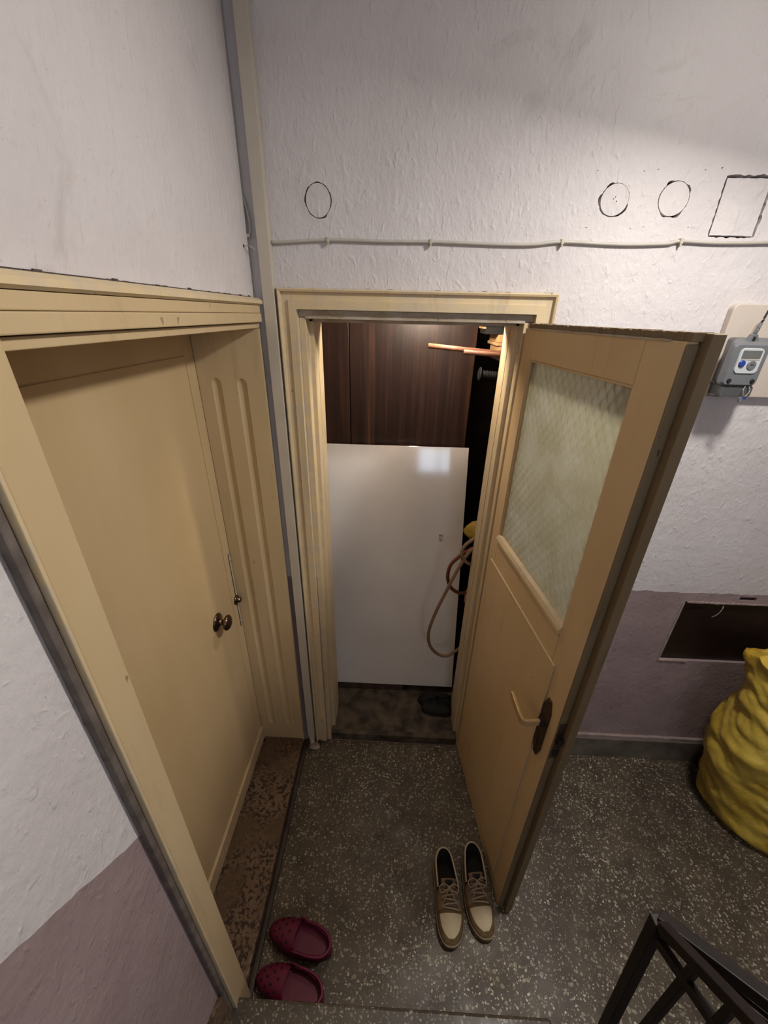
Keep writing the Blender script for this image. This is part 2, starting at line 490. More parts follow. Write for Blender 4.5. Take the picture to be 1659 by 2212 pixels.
for (cx, cz, rx, rz_, sd), lab, yy in cl:
    L = [(cx+rx*math.cos(2*PI*i/64)*(1+.01*nz(i*.3, sd)), cz+rz_*math.sin(2*PI*i/64)*(1+.01*nz(i*.3, sd))) for i in range(64)]
    cap('junction_cover', cx, cz, L, M_plain, lab, 'wall cover', 'round junction covers in the plaster', yy)
cx, cz, rx, rz_, sd = squares[0]
cap('square_wall_patch', cx, cz, qloop(cx, cz, rx-.001, rz_-.001, 11, 80, 0, .0015), M_plain, 'square cover plate sunk in cracked plaster above the meter', 'wall cover', None, .003)

# --- left wall (entrance door opening), right, rear
wl = MB()
wl.box(-.75, -.43, YR, 0, 1.972, CEIL); wl.box(-.75, -.43, YR, -.885, -.08, 1.972)
wl.box(-.75, -.69, -.885, 0, -.08, 1.972)
tag(wl.build('wall_left', M_left), 'white plaster wall with sloping mauve dado beside entrance door', 'wall', kind='structure')
tag(box('wall_right', M_side, XR, XR+.1, YR, WT, -1.6, CEIL), 'white plaster wall on the far right of landing', 'wall', kind='structure')
WX0, WX1, WZ0, WZ1 = .32, .86, 1.95, 2.38
wr = MB()
for a in ((-.75, WX0, -1.6, CEIL), (WX1, XR+.1, -1.6, CEIL), (WX0, WX1, -1.6, WZ0), (WX0, WX1, WZ1, CEIL)):
    wr.box(a[0], a[1], YR-.1, YR, a[2], a[3])
tag(wr.build('wall_rear', M_side), 'white stairwell wall behind the viewer with a small window', 'wall', kind='structure')
w1 = tag(empty('window_1', ((WX0+WX1)/2, YR-.05, WZ0)), 'small daylit stairwell window in the rear wall', 'window', kind='structure')
fr = MB()
for a in ((WX0, WX1, WZ0, WZ0+.03), (WX0, WX1, WZ1-.03, WZ1), (WX0, WX0+.03, WZ0+.03, WZ1-.03), (WX1-.03, WX1, WZ0+.03, WZ1-.03), (.64, .67, WZ0+.03, WZ1-.03)):
    fr.box(a[0], a[1], YR-.07, YR-.02, a[2], a[3])
fr.build('window_frame', M_pvc, w1, org=w1.location)
box('window_pane', emis('daylit_pane', (.62, .78, 1, 1), WINDOW_E), WX0+.03, WX1-.03, YR-.055, YR-.045, WZ0+.03, WZ1-.03, w1, org=w1.location)

# --- landing step edge, stairs up under the viewer, stairs down on the right
st = tag(empty('stairs', (.04, -.915, 0)), 'terrazzo stair flight rising from the landing at the bottom', 'stairs', kind='structure')
RI, TR = .175, .27
for k in range(7):
    y1 = -.915-k*TR; y0 = y1-TR if k < 6 else YR
    box('step', M_step, -.43, .51, y0, y1+.0, -.08 if k == 0 else RI*k-.02, RI*(k+1), st, .008, org=st.location)
MB().prism([(-.916, -.4), (-.916, 0), (-1.06, 0), (-2.7, 1.06), (-2.7, -.4)], 'x', .511, .559).build('stringer', M_step, st, org=st.location)
sd_ = tag(empty('stairs_down', (1.28, -.915, 0)), 'terrazzo stair flight going down beside the railing', 'stairs', kind='structure')
for k in range(7):
    y1 = -.915-k*TR; y0 = y1-TR if k < 6 else YR
    box('step', M_step, .56, XR, y0, y1, -RI*(k+1)-.1, -RI*(k+1), sd_, org=sd_.location)
# stair skirting on the left wall
sk = MB().prism([(-.945, -.02), (-.945, .335), (-2.6, .335+1.655*.648), (-2.6, -.02)], 'x', -.43, -.418)
tag(sk.build('baseboard_left', M_sill), 'brown stone stair skirting on left wall', 'skirting', kind='structure')

# --- baseboard on back wall
bb = tag(empty('baseboard_back', (1.2, 0, 0)), 'grey stone baseboard with pale mortar line under the mauve dado', 'baseboard', kind='structure')
box('board', M_base, .445, XR, -.016, 0, 0, .138, bb, .003, org=bb.location)
mo = MB()
for i in range(48):
    x0 = .445+(XR-.445)*i/48; x1 = .445+(XR-.445)*(i+1)/48
    mo.box(x0, x1, -.012-.003*nz(i*.9, 5), 0, .138, .160+.004*nz(i*.7, 1))
mo.build('mortar_strip', M_mortar, bb, org=bb.location)

# --- storage room behind the doorway
sf = .05
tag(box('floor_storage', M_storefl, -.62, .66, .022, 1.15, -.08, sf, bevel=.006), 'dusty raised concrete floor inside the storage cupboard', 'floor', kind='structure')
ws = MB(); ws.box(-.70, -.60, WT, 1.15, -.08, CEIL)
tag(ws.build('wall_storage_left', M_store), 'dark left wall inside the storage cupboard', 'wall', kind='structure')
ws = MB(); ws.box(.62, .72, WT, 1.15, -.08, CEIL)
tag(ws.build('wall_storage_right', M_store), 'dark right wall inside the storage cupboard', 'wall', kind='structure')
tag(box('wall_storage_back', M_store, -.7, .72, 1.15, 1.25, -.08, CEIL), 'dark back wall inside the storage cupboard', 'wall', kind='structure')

# ================================================================== DOOR CASINGS
# storage doorway casing: profile (distance inward from outer edge, depth out of wall)
prof = [(0, 0), (0, .02), (.004, .024), (.009, .022), (.011, .013), (.029, .013), (.031, .019), (.054, .019), (.054, 0)]
t2 = tag(empty('trim_2', (.04, 0, 0)), 'stepped cream casing and lining around the storage doorway', 'door casing', kind='structure')
XL, XRR, ZT = -.361, .443, 2.062
def leg(side):
    mb = MB(); n = len(prof)
    for z in (0.015, None):
        for d, h in prof:
            x = XL+d if side < 0 else XRR-d
            mb.v.append((x, -h, (ZT-d) if z is None else z))
    mb.f += [(i, i+1, n+i+1, n+i) for i in range(n-1)] + [tuple(range(n)), tuple(range(2*n-1, n-1, -1))]
    return mb
leg(-1).build('left_casing', M_cream2, t2, org=t2.location); leg(1).build('right_casing', M_cream2, t2, org=t2.location)
mb = MB(); n = len(prof)
for sgn in (-1, 1):
    for d, h in prof: mb.v.append((XL+d if sgn < 0 else XRR-d, -h, ZT-d))
mb.f += [(i, i+1, n+i+1, n+i) for i in range(n-1)] + [tuple(range(n)), tuple(range(2*n-1, n-1, -1))]
mb.build('head_casing', M_cream2, t2, org=t2.location)
ck = MB()
for i in range(60):
    x0 = XL+.804*i/60; h = .0008+.003*max(0, nz(i*.6, 22))
    ck.box(x0, x0+.804/60, -.002-.002*max(0, nz(i*.4, 3)), .001, ZT, ZT+h)
ck.build('grime_crack', simple('crack_grime', sr(86, 74, 66), .9, var=.3, scale=60), t2, org=t2.location)
# lining boards (rebated)
for nm, x0, xm, x1 in (('left_lining', -.306, -.286, -.272), ('right_lining', .389, .363, .350)):
    mb = MB().prism([(x0, 0.002), (xm, .002), (xm, .046), (x1, .046), (x1, WT), (x0, WT)], 'z', .0, 1.99)
    mb.build(nm, M_cream2, t2, bevel=.002, org=t2.location)
    a = MB(); s_ = 1 if x1 > 0 else -1
    a.box(min(x1, x1-s_*.0015), max(x1, x1-s_*.0015), .098, .126, .06, 1.97)
    a.build('lining_strip', M_cream2, t2, org=t2.location)
mb = MB().prism([(.002, 2.008), (.002, 1.984), (.046, 1.984), (.046, 1.974), (WT, 1.974), (WT, 2.008)], 'x', -.306, .389)
mb.build('head_lining', M_flake, t2, bevel=.002, org=t2.location)
fl = MB()
for i in range(60):
    x0 = -.286+.65*i/60; x1 = x0+.65/60
    fl.box(x0, x1, -.001-.003*abs(nz(i*.9, 3)), .006, 1.984, 1.990+.004*nz(i*1.3, 6)+.003)
fl.build('flaking_edge', M_flake, t2, org=t2.location)
box('threshold', M_storefl, -.285, .362, .004, .03, -.02, .052, t2, .005, org=t2.location)

# entrance door casing on the left wall (header and near leg)
t1 = tag(empty('trim_1', (-.43, -.5, 0)), 'layered cream casing around the left entrance door', 'door casing', kind='structure')
WXL = -.43
def hd(name, z0, z1, pr, y0=-.937, y1=-.03, bev=.002, mat=M_cream): box(name, mat, WXL, WXL+pr, y0, y1, z0, z1, t1, bev, org=t1.location)
crown = [(WXL, 2.036), (WXL+.018, 2.034), (WXL+.028, 2.028), (WXL+.029, 2.020), (WXL+.022, 2.016), (WXL, 2.016)]
MB().prism([(a, b) for a, b in crown], 'y', -.937, -.03).build('crown_moulding', M_cream2, t1, org=t1.location)
hd('upper_fascia', 1.9955, 2.0155, .020); hd('lower_fascia', 1.972, 1.995, .0225)
box('near_leg', M_cream, WXL, WXL+.020, -.931, -.874, .0, 1.972, t1, .002, org=t1.location)
box('near_leg_bead', M_cream2, WXL, WXL+.022, -.9375, -.9315, .0, 2.016, t1, .002, org=t1.location)
box('casing_side_shade', simple('grey_side_shade', sr(118, 106, 98), .8, var=.25, scale=24, bump=.003), WXL, WXL+.013, -.9515, -.9378, .0, 2.0, t1, .003, org=t1.location)  # added grey strip: shade on the casing's near side put into its colour
ck = MB()
for i in range(70):
    y0 = -.937+.9*i/70; h = .0012+.0035*max(0, nz(i*.55, 12))
    ck.box(WXL-.002, WXL+.0015+.003*max(0, nz(i*.4, 3)), y0, y0+.9/70, 2.0358, 2.0362+h)
ck.build('grime_crack', simple('crack_grime', sr(86, 74, 66), .9, var=.3, scale=60), t1, org=t1.location)
# lining: far fluted board, soffit board, near board
def flute(c, w=.011, n=8): return [(c-w*math.cos(PI*i/n), .0075*math.sin(PI*i/n)) for i in range(n+1)]
pf = [(-.63, 0)]
for c in (-.573, -.492):
    pf += flute(c, .0155)
pf += [(-.421, 0)]
YF = -.033
def fsec(k):
    L = [(-.63, 0)]
    for c in (-.573, -.492): L += [(c+(x-c)*(.35+.65*k), d*k) for x, d in flute(c, .0155)]
    return [(x, YF+d) for x, d in L+[(-.421, 0)]]+[(-.421, -.012), (-.63, -.012)]
mb = MB(); secs = [(.03, 0), (.160, 0), (.163, .45), (.169, .8), (.178, 1), (1.792, 1), (1.801, .85), (1.808, .5), (1.812, 0), (1.955, 0)]
n = len(fsec(1))
for z, k in secs: mb.v += [(x, y, z) for x, y in fsec(k)]
for i in range(len(secs)-1):
    for j in range(n): mb.f.append((i*n+j, i*n+(j+1) % n, (i+1)*n+(j+1) % n, (i+1)*n+j))
mb.f += [tuple(range(n)), tuple(range(len(secs)*n-1, (len(secs)-1)*n-1, -1))]
mb.build('fluted_lining', M_cream, t1, org=t1.location, auto=True)
box('soffit_lining', M_cream, -.63, -.421, -.874, -.012, 1.956, 1.970, t1, .0015, org=t1.location)
box('near_lining', M_cream, -.63, -.421, -.885, -.872, .03, 1.956, t1, .0015, org=t1.location)
# stone sill of the entrance door
sl = tag(empty('trim_3', (-.53, -.46, 0)), 'mottled brown stone sill below the entrance door', 'door sill', kind='structure')
box('sill_slab', M_sill, -.68, -.424, -.915, -.012, 0, .05, sl, .006, org=sl.location)
box('sill_plinth', simple('sill_plinth_stone', sr(78, 64, 54), .6, var=.25, scale=14), -.424, -.404, -.915, -.03, 0, .018, sl, .006, org=sl.location)

# ================================================================== ENTRANCE DOOR
XD = -.63
d1 = tag(empty('door_1', (XD, -.45, .05)), 'closed cream entrance door with round bronze knob in the left wall', 'door', kind='structure')
O = d1.location
leafr = box('leaf', M_doorA, XD-.045, XD-.004, -.872, -.034, .056, 1.953, d1, org=O)
box('lock_stile', M_doorA, XD-.004, XD, -.0855, -.034, .056, 1.953, d1, .0015, org=O)
box('top_rail', M_doorA, XD-.004, XD, -.872, -.088, 1.882, 1.953, d1, .0015, org=O)
box('panel', M_doorA, XD-.004, XD-.0005, -.86, -.0885, .15, 1.879, d1, .002, org=O)
box('bottom_rail', M_cream, XD-.004, XD+.010, -.872, -.036, .056, .140, d1, .004, org=O)
# knob
kz, ky = .985, -.222
kn = MB().lathe([(.0, 0), (.034, 0), (.034, .002), (.030, .007), (.016, .011), (.011, .013), (.010, .023), (.014, .027), (.023, .030), (.0285, .035), (.0285, .040), (.023, .046), (.012, .0505), (0.0, .0515)], (XD, ky, kz), (1, 0, 0), 32)
kn.build('knob', M_bronze, d1, smooth=True, org=O)
# long lock plate and cylinder on the stile edge
mb = MB()
pl = []
for i in range(9): a = PI*i/8; pl.append((-.0455+.0055*math.cos(a), 1.172+.007*math.sin(a)))
for i in range(9): a = PI+PI*i/8; pl.append((-.0455+.0055*math.cos(a), .815+.007*math.sin(a)))
mb.prism(pl, 'x', XD, XD+.0025)
lp = mb.build('lock_plate', simple('pale_lock_plate', sr(226, 208, 176), .4, .1, var=.15), d1, org=O)
sc = MB()
for z in (1.165, 1.135, .85, .825): sc.lathe([(.0024, 0), (.002, .001)], (XD+.0025, -.0455, z), (1, 0, 0), 10)
sc.build('screw', M_dark, lp, org=O)
MB().box(XD, XD+.0016, -.0535, -.0515, .81, 1.165).build('plate_gap', M_dark, lp, org=O)
MB().lathe([(0, 0), (.020, 0), (.020, .003), (.016, .007), (.011, .008), (.0105, .018), (.0075, .020), (0, .020)], (XD+.001, -.0545, .952), (1, 0, 0), 24).build('cylinder_lock', M_bronze, d1, smooth=True, org=O)

# ================================================================== STORAGE DOOR (open)
A = (.366, -.012, 0); ang = math.atan2(-.99237734, .1232364)
d2 = tag(empty('door_2', A, ang), 'open cream storage door with patterned glass pane and lever handle', 'door', kind='structure')
def db(name, mat, u0, u1, y0, y1, z0, z1, par=d2, bev=.0015): return box(name, mat, u0, u1, y0, y1, z0, z1, par, bev)
LW = .613
db('hinge_stile', M_doorB, 0, .062, 0, .022, .014, 1.972)
db('lock_stile', M_doorB, .522, LW, 0, .022, .014, 1.972)
db('top_rail', M_doorB, .0625, .5215, 0, .022, 1.892, 1.972)
db('middle_rail', M_doorB, .0625, .5215, 0, .022, 1.192, 1.306)
db('bottom_rail', M_doorB, .0625, .5215, 0, .022, .014, .12)
db('lower_panel', M_doorB, .036, .536, -.004, .018, .085, 1.188, bev=.003)
for nm, u0, u1, z0, z1 in (('panel_bead', .034, .538, 1.189, 1.194), ('panel_bead', .537, .541, .085, 1.194)):
    db(nm, M_cream2, u0, u1, -.0055, .0, z0, z1, bev=.001)
# outer lip (rebate) with grimy edges
lip = MB()
for a in ((-.004, .065, .014, 1.984), (.52, .634, .014, 1.984), (.065, .52, 1.889, 1.984), (.065, .52, 1.0, 1.31), (.065, .52, .014, 1.0)):
    lip.box(a[0], a[1], .0222, .045, a[2], a[3])
lip.build('outer_lip', M_edge, d2, bevel=.0015)
db('edge_strip', M_edge, LW+.0003, .6165, .0005, .022, .02, 1.968)
# ragged top edge
te = MB()
for i in range(70):
    u0 = .02+.6*i/70
    te.box(u0, u0+.6/70, .0015+.002*abs(nz(i*.8, 3)), .043-.004*abs(nz(i*.6, 9)), 1.9725, 1.9845+.0035*nz(i*.7, 4))
te.build('ragged_top_edge', M_edge, d2)
mbp = MB()
for i in range(40):
    u0 = .03+.55*i/40
    mbp.box(u0, u0+.55/40, -.0025-.0015*nz(i*.8, 7), .002, 1.970+.001*nz(i, 2), 1.9735+.001*nz(i*1.1))
mbp.build('flaked_top_paint', M_flake, d2)
# glass, beads
GU0, GU1, GZ0, GZ1 = .066, .519, 1.309, 1.890
cell = .0155; NU, NV = 150, 192
def gfn(u, v):
    uu = GU0+(GU1-GU0)*u; zz = GZ0+(GZ1-GZ0)*v
    a = (uu*1.0+zz*.75)/cell; b = (uu*1.0-zz*.75)/cell
    h = abs(math.sin(a*PI*.5))*abs(math.sin(b*PI*.5))
    return (uu, .0105-.0035*h, zz)
gp = MB().grid(gfn, NU, NV)
gp.grid(lambda u, v: (GU0+(GU1-GU0)*u, .014, GZ0+(GZ1-GZ0)*v), 1, 1)
gp.build('glass_pane', M_glass, d2, smooth=True)
for nm, u0, u1, z0, z1 in (('glazing_bead', .0622, .067, 1.31, 1.889), ('glazing_bead', .517, .5218, 1.31, 1.889), ('glazing_bead', .0622, .5218, 1.886, 1.8915)):
    db(nm, M_doorB, u0, u1, .003, .0215, z0, z1, bev=.001)
MB().prism([(-.008, 1.290), (-.008, 1.298), (-.002, 1.308), (.010, 1.313), (.010, 1.290)], 'x', .060, .524).build('glazing_sill', M_cream2, d2, bevel=.001)
db('sill_fillet', M_cream2, .066, .520, -.004, .0, 1.280, 1.286, bev=.001)
# handle plate, lever, keyhole
mb = MB(); pu = .562
mb.prism([(pu-.019, -0), (pu+.019, -0)][0:0] or [(pu-.020, .905), (pu-.008, .868), (pu+.008, .868), (pu+.020, .905), (pu+.020, 1.055), (pu+.008, 1.092), (pu-.008, 1.092), (pu-.020, 1.055)], 'y', -.004, .0)
lpl = mb.build('lock_plate', M_plate, d2, bevel=.001)
sc = MB()
for z in (1.078, .882): sc.lathe([(.003, 0), (.0025, .0012)], (pu, -.004, z), (0, -1, 0), 10)
sc.build('screw', M_dark, lpl)
kh = MB().lathe([(.0045, 0), (.004, .0008)], (pu, -.004, .925), (0, -1, 0), 12); kh.box(pu-.002, pu+.002, -.0048, -.004, .908, .925)
kh.build('keyhole', M_dark, lpl)
def lever(sgn, base, nm):
    mb = MB(); mb.lathe([(.0125, 0), (.0125, .010), (.009, .012)], (pu, base, 1.003), (0, sgn, 0), 20)
    lv = mb.build(nm+'_rose', M_dark, d2, smooth=False)
    y = base+sgn*.012
    mb = MB()
    path = spline([(pu, y-.006*sgn, 1.003), (pu, y+.030*sgn, 1.003), (pu-.002, y+.040*sgn, 1.003), (pu-.010, y+.045*sgn, 1.003), (pu-.040, y+.045*sgn, 1.004), (pu-.092, y+.042*sgn, 1.006)], 6)
    k = len(mb.v)
    for i, p in enumerate(path):
        t = (path[min(i+1, len(path)-1)]-path[max(i-1, 0)]).normalized(); side = t.cross(Vector((0, 0, 1))).normalized()
        hw, hh = .0045, .0100+.003*(i/len(path))
        for a, b in ((-1, -1), (1, -1), (1, 1), (-1, 1)): mb.v.append(tuple(p+side*hw*a+Vector((0, 0, hh*b))))
    m = len(path)
    for i in range(m-1):
        for j in range(4): mb.f.append((k+i*4+j, k+i*4+(j+1) % 4, k+(i+1)*4+(j+1) % 4, k+(i+1)*4+j))
    mb.f += [(k+3, k+2, k+1, k), (k+4*m-4, k+4*m-3, k+4*m-2, k+4*m-1)]
    return mb.build(nm, M_lever, d2, bevel=.002)
lever(-1, -.004, 'lever_handle'); lever(1, .045, 'outer_lever_handle')
# latch hardware on the free edge
db('latch_plate', M_plate, .6165, .6185, .003, .021, .93, 1.07, bev=.0005)
db('latch_bolt', M_dark, .6185, .629, .006, .018, .995, 1.018, bev=.002)
db('dead_bolt', M_dark, .6185, .622, .006, .018, .945, .965, bev=.001)
for z in (.25, 1.05, 1.78):
    MB().lathe([(.006, -.04), (.006, .04)], (-.007, .012, z), (0, 0, 1), 12).build('hinge', M_plate, d2)

# ================================================================== ELECTRICAL
# trunking in the corner
tk = tag(empty('cable_trunking', (-.382, 0, 0)), 'white vertical cable trunking in the corner between the two doors', 'trunking')
box('channel', M_pvc, -.3985, -.3665, -.024, -.0005, .06, CEIL-.002, tk, .001, org=tk.location)
box('cover', M_pvc, -.3995, -.3655, -.030, -.0242, .06, CEIL-.002, tk, .0015, org=tk.location)
mb = MB()
mb.tube(spline([(-.384, -.014, .075), (-.385, -.016, .045), (-.380, -.024, .012), (-.376, -.030, .001)], 5), [.0135]*16, 10)
mb.build('cable_tail', M_pvc, tk, smooth=True, org=tk.location)
mb = MB().grid(lambda u, v: (-.368+(.030+.012*nz(u*5, 2))*math.sin(PI*v)*math.cos(2*PI*u), -.040+(.022+.008*nz(u*5, 7))*math.sin(PI*v)*math.sin(2*PI*u), max(0.001, .006+.012*math.cos(PI*v))), 20, 8, True)
mb.build('filler_blob', M_mortar, tk, smooth=True, org=tk.location)

wc = tag(empty('wall_cable', (.4, 0, 2.18)), 'thin grey cable clipped along the back wall above the doorway', 'cable')
pts = [(-.366, -.006, 2.171), (-.33, -.006, 2.172), (-.208, -.006, 2.179), (-.05, -.006, 2.178), (.073, -.006, 2.179), (.25, -.006, 2.176), (.35, -.006, 2.177), (.426, -.006, 2.184), (.58, -.006, 2.1805), (.70, -.006, 2.184), (.738, -.006, 2.190), (.85, -.006, 2.188), (1.1, -.006, 2.193), (1.5, -.006, 2.194), (XR, -.006, 2.196)]
MB().tube(spline(pts, 6), .0042, 8).build('cable', M_cable, wc, smooth=True, org=wc.location)
for cx, cz in ((-.208, 2.179), (.073, 2.179), (.426, 2.184), (.738, 2.190), (1.2, 2.1935), (1.6, 2.195)):
    mb = MB().box(cx-.004, cx+.004, -.0125, -.0005, cz-.0065, cz+.0065)
    mb.lathe([(.0022, 0), (.003, .007), (.003, .008)], (cx, -.004, cz-.0095), (0, -1, 0), 8)
    mb.build('clip', M_clip, wc, bevel=.001, org=wc.location)

cw = tag(empty('corner_cable', (-.43, -.02, 2.2)), 'short loose white cable hanging on left wall edge beside trunking', 'cable')
MB().tube(spline([(-.4285, -.012, 2.268), (-.4255, -.009, 2.25), (-.421, -.008, 2.222), (-.4205, -.010, 2.195), (-.425, -.012, 2.184)], 6), .0032, 8).build('cable', M_cable, cw, smooth=True, org=cw.location)
box('clip', M_clip, -.430, -.420, -.017, -.008, 2.180, 2.189, cw, .001, org=cw.location)
ww = tag(empty('wire_stub', (-.43, -.045, 2.15)), 'bare wire stub poking from a wall hole beside the trunking', 'wire')
MB().tube(spline([(-.431, -.050, 2.156), (-.418, -.046, 2.157), (-.408, -.038, 2.152), (-.403, -.034, 2.147)], 6), .0011, 6).build('wire', M_wire, ww, smooth=True, org=ww.location)
MB().tube(spline([(-.431, -.049, 2.153), (-.424, -.042, 2.144), (-.421, -.036, 2.135)], 6), .0009, 6).build('wire', M_wire, ww, smooth=True, org=ww.location)
MB().lathe([(.004, 0), (.004, .0012)], (-.4302, -.050, 2.156), (1, 0, 0), 10).build('hole_rim', M_dark, ww, org=ww.location)

# electricity meter on its board
mbd = empty('meter_board', (1.08, 0, 1.92))
tag(mbd, 'cream rounded mounting board fixed to the wall behind the electricity meter', 'board')
def rrect(x0, x1, z0, z1, r, n=6):
    L = []
    for cx, cz, a0 in ((x1-r, z1-r, 0), (x0+r, z1-r, PI/2), (x0+r, z0+r, PI), (x1-r, z0+r, 1.5*PI)):
        for i in range(n+1): a = a0+PI/2*i/n; L.append((cx+r*math.cos(a), cz+r*math.sin(a)))
    return L
MB().prism(rrect(.930, 1.22, 1.795, 2.047, .016), 'y', -.022, -.0005).build('board', M_board, mbd, bevel=.003, org=mbd.location)
me_ = empty('electricity_meter', (.965, -.06, 1.8)); OM = me_.location
tag(me_, 'grey electricity meter with blue button and hanging seal', 'electricity meter')
# body: lofted rounded boxes from back to front
def loft(sections, mat, name, par, smooth=True):
    mb = MB(); n = len(sections[0][1])
    for y, L in sections:
        for px, pz in L: mb.v.append((px, y, pz))
    m = len(sections)
    for i in range(m-1):
        for j in range(n): mb.f.append((i*n+j, i*n+(j+1) % n, (i+1)*n+(j+1) % n, (i+1)*n+j))
    mb.f += [tuple(range(n)), tuple(range(m*n-1, (m-1)*n-1, -1))]
    return mb.build(name, mat, par, org=OM, auto=True)
loft([(-.0225, rrect(.945, 1.045, 1.84, 1.962, .010)), (-.055, rrect(.942, 1.045, 1.838, 1.962, .010)), (-.066, rrect(.924, 1.028, 1.836, 1.956, .012)), (-.094, rrect(.914, 1.012, 1.838, 1.949, .012)), (-.100, rrect(.918, 1.008, 1.842, 1.945, .010))], M_meter, 'body', me_)
fp = loft([(-.100, rrect(.932, .996, 1.872, 1.938, .012)), (-.103, rrect(.933, .995, 1.873, 1.937, .011))], M_meterf, 'face_plate', me_)
MB().prism(rrect(.939, .989, 1.912, 1.932, .002), 'y', -.1045, -.1029).build('display', M_lcd, fp, org=OM)
MB().lathe([(0.0, .004), (.0075, .004), (.0085, .003), (.0085, 0)], (.946, -.103, 1.898), (0, -1, 0), 20).build('button', M_blue, fp, org=OM)
MB().lathe([(0, .0022), (.0115, .0022), (.0125, .001), (.0125, 0)], (.974, -.103, 1.894), (0, -1, 0), 24).build('dial', M_meter, fp, org=OM)
pb = MB(); pb.lathe([(.0016, .0008), (.0016, 0)], (.9715, -.1052, 1.896), (0, -1, 0), 8).lathe([(.0016, .0008), (.0016, 0)], (.9765, -.1052, 1.896), (0, -1, 0), 8)
pb.build('sensor', M_dark, fp, org=OM)
MB().box(.939, .989, -.1042, -.1029, 1.9085, 1.910).build('divider', M_pvc, fp, org=OM)
for cx in (.932, .996): MB().lathe([(0, .004), (.005, .004), (.006, .002), (.006, 0)], (cx, -.0995, 1.852), (0, -1, 0), 14).build('screw', M_dark, me_, org=OM)
loft([(-.0225, rrect(.945, 1.045, 1.797, 1.838, .008)), (-.060, rrect(.940, 1.035, 1.800, 1.838, .008)), (-.094, rrect(.925, 1.012, 1.808, 1.838, .007))], M_clear, 'terminal_cover', me_)
box('terminal_block', M_brownplate, .948, 1.028, -.060, -.024, 1.806, 1.834, me_, .002, org=OM)
MB().prism([(.957, 1.946), (.997, 1.946), (.985, 1.972), (.969, 1.972)], 'y', -.072, -.060).build('hanging_lug', M_meter, me_, bevel=.002, org=OM)
MB().prism(rrect(.9735, .9805, 1.953, 1.966, .003), 'y', -.0735, -.0722).build('lug_slot', M_dark, me_, org=OM)
mb = MB().tube([(.978, -.066, 1.968), (.984, -.064, 1.985), (.989, -.06, 2.0)], .0042, 8); mb.build('aerial_base', M_meter, me_, smooth=True, org=OM)
MB().tube([(.989, -.06, 1.998), (.994, -.058, 2.016), (.998, -.056, 2.03)], .0026, 8).build('aerial', M_black, me_, smooth=True, org=OM)
MB().tube(spline([(.985, -.068, 1.985), (.976, -.070, 1.998), (.982, -.070, 2.010), (.990, -.066, 2.006)], 6), .0009, 6).build('seal_wire', M_wire, me_, smooth=True, org=OM)
sw = MB().tube(spline([(.986, -.098, 1.838), (.979, -.104, 1.828), (.984, -.106, 1.815), (.990, -.106, 1.812), (.998, -.104, 1.826), (.996, -.098, 1.838)], 6), .0010, 6).build('seal_wire', M_wire, me_, smooth=True, org=OM)
MB().lathe([(0, 0), (.0085, 0), (.0085, .006), (0, .006)], (.985, -.100, 1.802), (0, -1, 0), 16).build('seal', M_clear, me_, org=OM)
box('seal_core', M_blue, .984, .993, -.108, -.1065, 1.803, 1.810, me_, .001, org=OM)
box('side_screw', M_dark, .905, .915, -.08, -.066, 1.838, 1.846, me_, .001, org=OM)

# ceiling lamp over the landing (out of view)
lp = tag(empty('ceiling_lamp', (LAMP[0], LAMP[1], CEIL)), 'round opal ceiling lamp over the landing, out of the picture', 'lamp')
MB().lathe([(0, 0), (.10, 0), (.10, -.018), (0, -.018)], (0, 0, 0), (0, 0, 1), 32).build('base', M_pvc, lp)
MB().lathe([(.092, -.018), (.095, -.03), (.085, -.055), (.055, -.072), (0.0, -.08)], (0, 0, 0), (0, 0, 1), 32).build('opal_shade', emis('opal_glow', (1, .86, .68, 1), 1.5), lp, smooth=True)
la = bpy.data.lights.new('landing_light', 'AREA'); la.shape = 'DISK'; la.size = .15; la.energy = LANDING_W; la.color = (1, .955, .90)
lo = bpy.data.objects.new('bulb_light', la); COL.objects.link(lo); lo.parent = lp; lo.location = (0, 0, LAMP[2]-CEIL)
lo.rotation_euler = Vector(LAMP_AIM).to_track_quat('-Z', 'Y').to_euler()
la = bpy.data.lights.new('landing_globe', 'POINT'); la.shadow_soft_size = .05; la.energy = LANDING_GLOBE_W; la.color = (1, .955, .90)
lo = bpy.data.objects.new('globe_light', la); COL.objects.link(lo); lo.parent = lp; lo.location = (0, 0, LAMP[2]-CEIL-.03)
# added fill globe, unseen behind the viewer, to lift the walls evenly
lp = tag(empty('stairwell_fill', (STAIR_FILL[0], YR, STAIR_FILL[2])), 'added unseen fill globe on the stairwell wall behind the viewer', 'lamp')
MB().lathe([(0, 0), (.07, 0), (.07, .02), (0, .02)], (0, 0, 0), (0, 1, 0), 24).build('base', M_pvc, lp)
MB().tube([(0, .02, 0), (0, .11, 0)], .008, 10).build('stem', M_pvc, lp)
gb = MB().grid(lambda u, v: (.10*math.sin(PI*v)*math.cos(2*PI*u), .21+.10*math.sin(PI*v)*math.sin(2*PI*u), .10*math.cos(PI*v)), 24, 12, True)
gb.build('fill_globe', emis('stair_fill_glow', (1, .985, .955, 1), STAIR_FILL_W*2.5), lp, smooth=True)
# bare bulb in the storage
sb = tag(empty('pendant_bulb', (.12, .2475, CEIL)), 'bare bulb on a cord inside the storage cupboard, hidden above the doorway', 'lamp')
MB().tube([(0, 0, 0), (0, 0, -.525)], .003, 8).build('cord', M_black, sb)
MB().lathe([(.016, -.525), (.017, -.58)], (0, 0, 0), (0, 0, 1), 16).build('socket', M_black, sb)
MB().lathe([(.012, -.58), (.016, -.59), (.024, -.61), (.026, -.625), (.021, -.642), (0, -.652)], (0, 0, 0), (0, 0, 1), 20).build('bulb', emis('bulb_glow', (1, .84, .66, 1), STORE_W*38), sb, smooth=True)

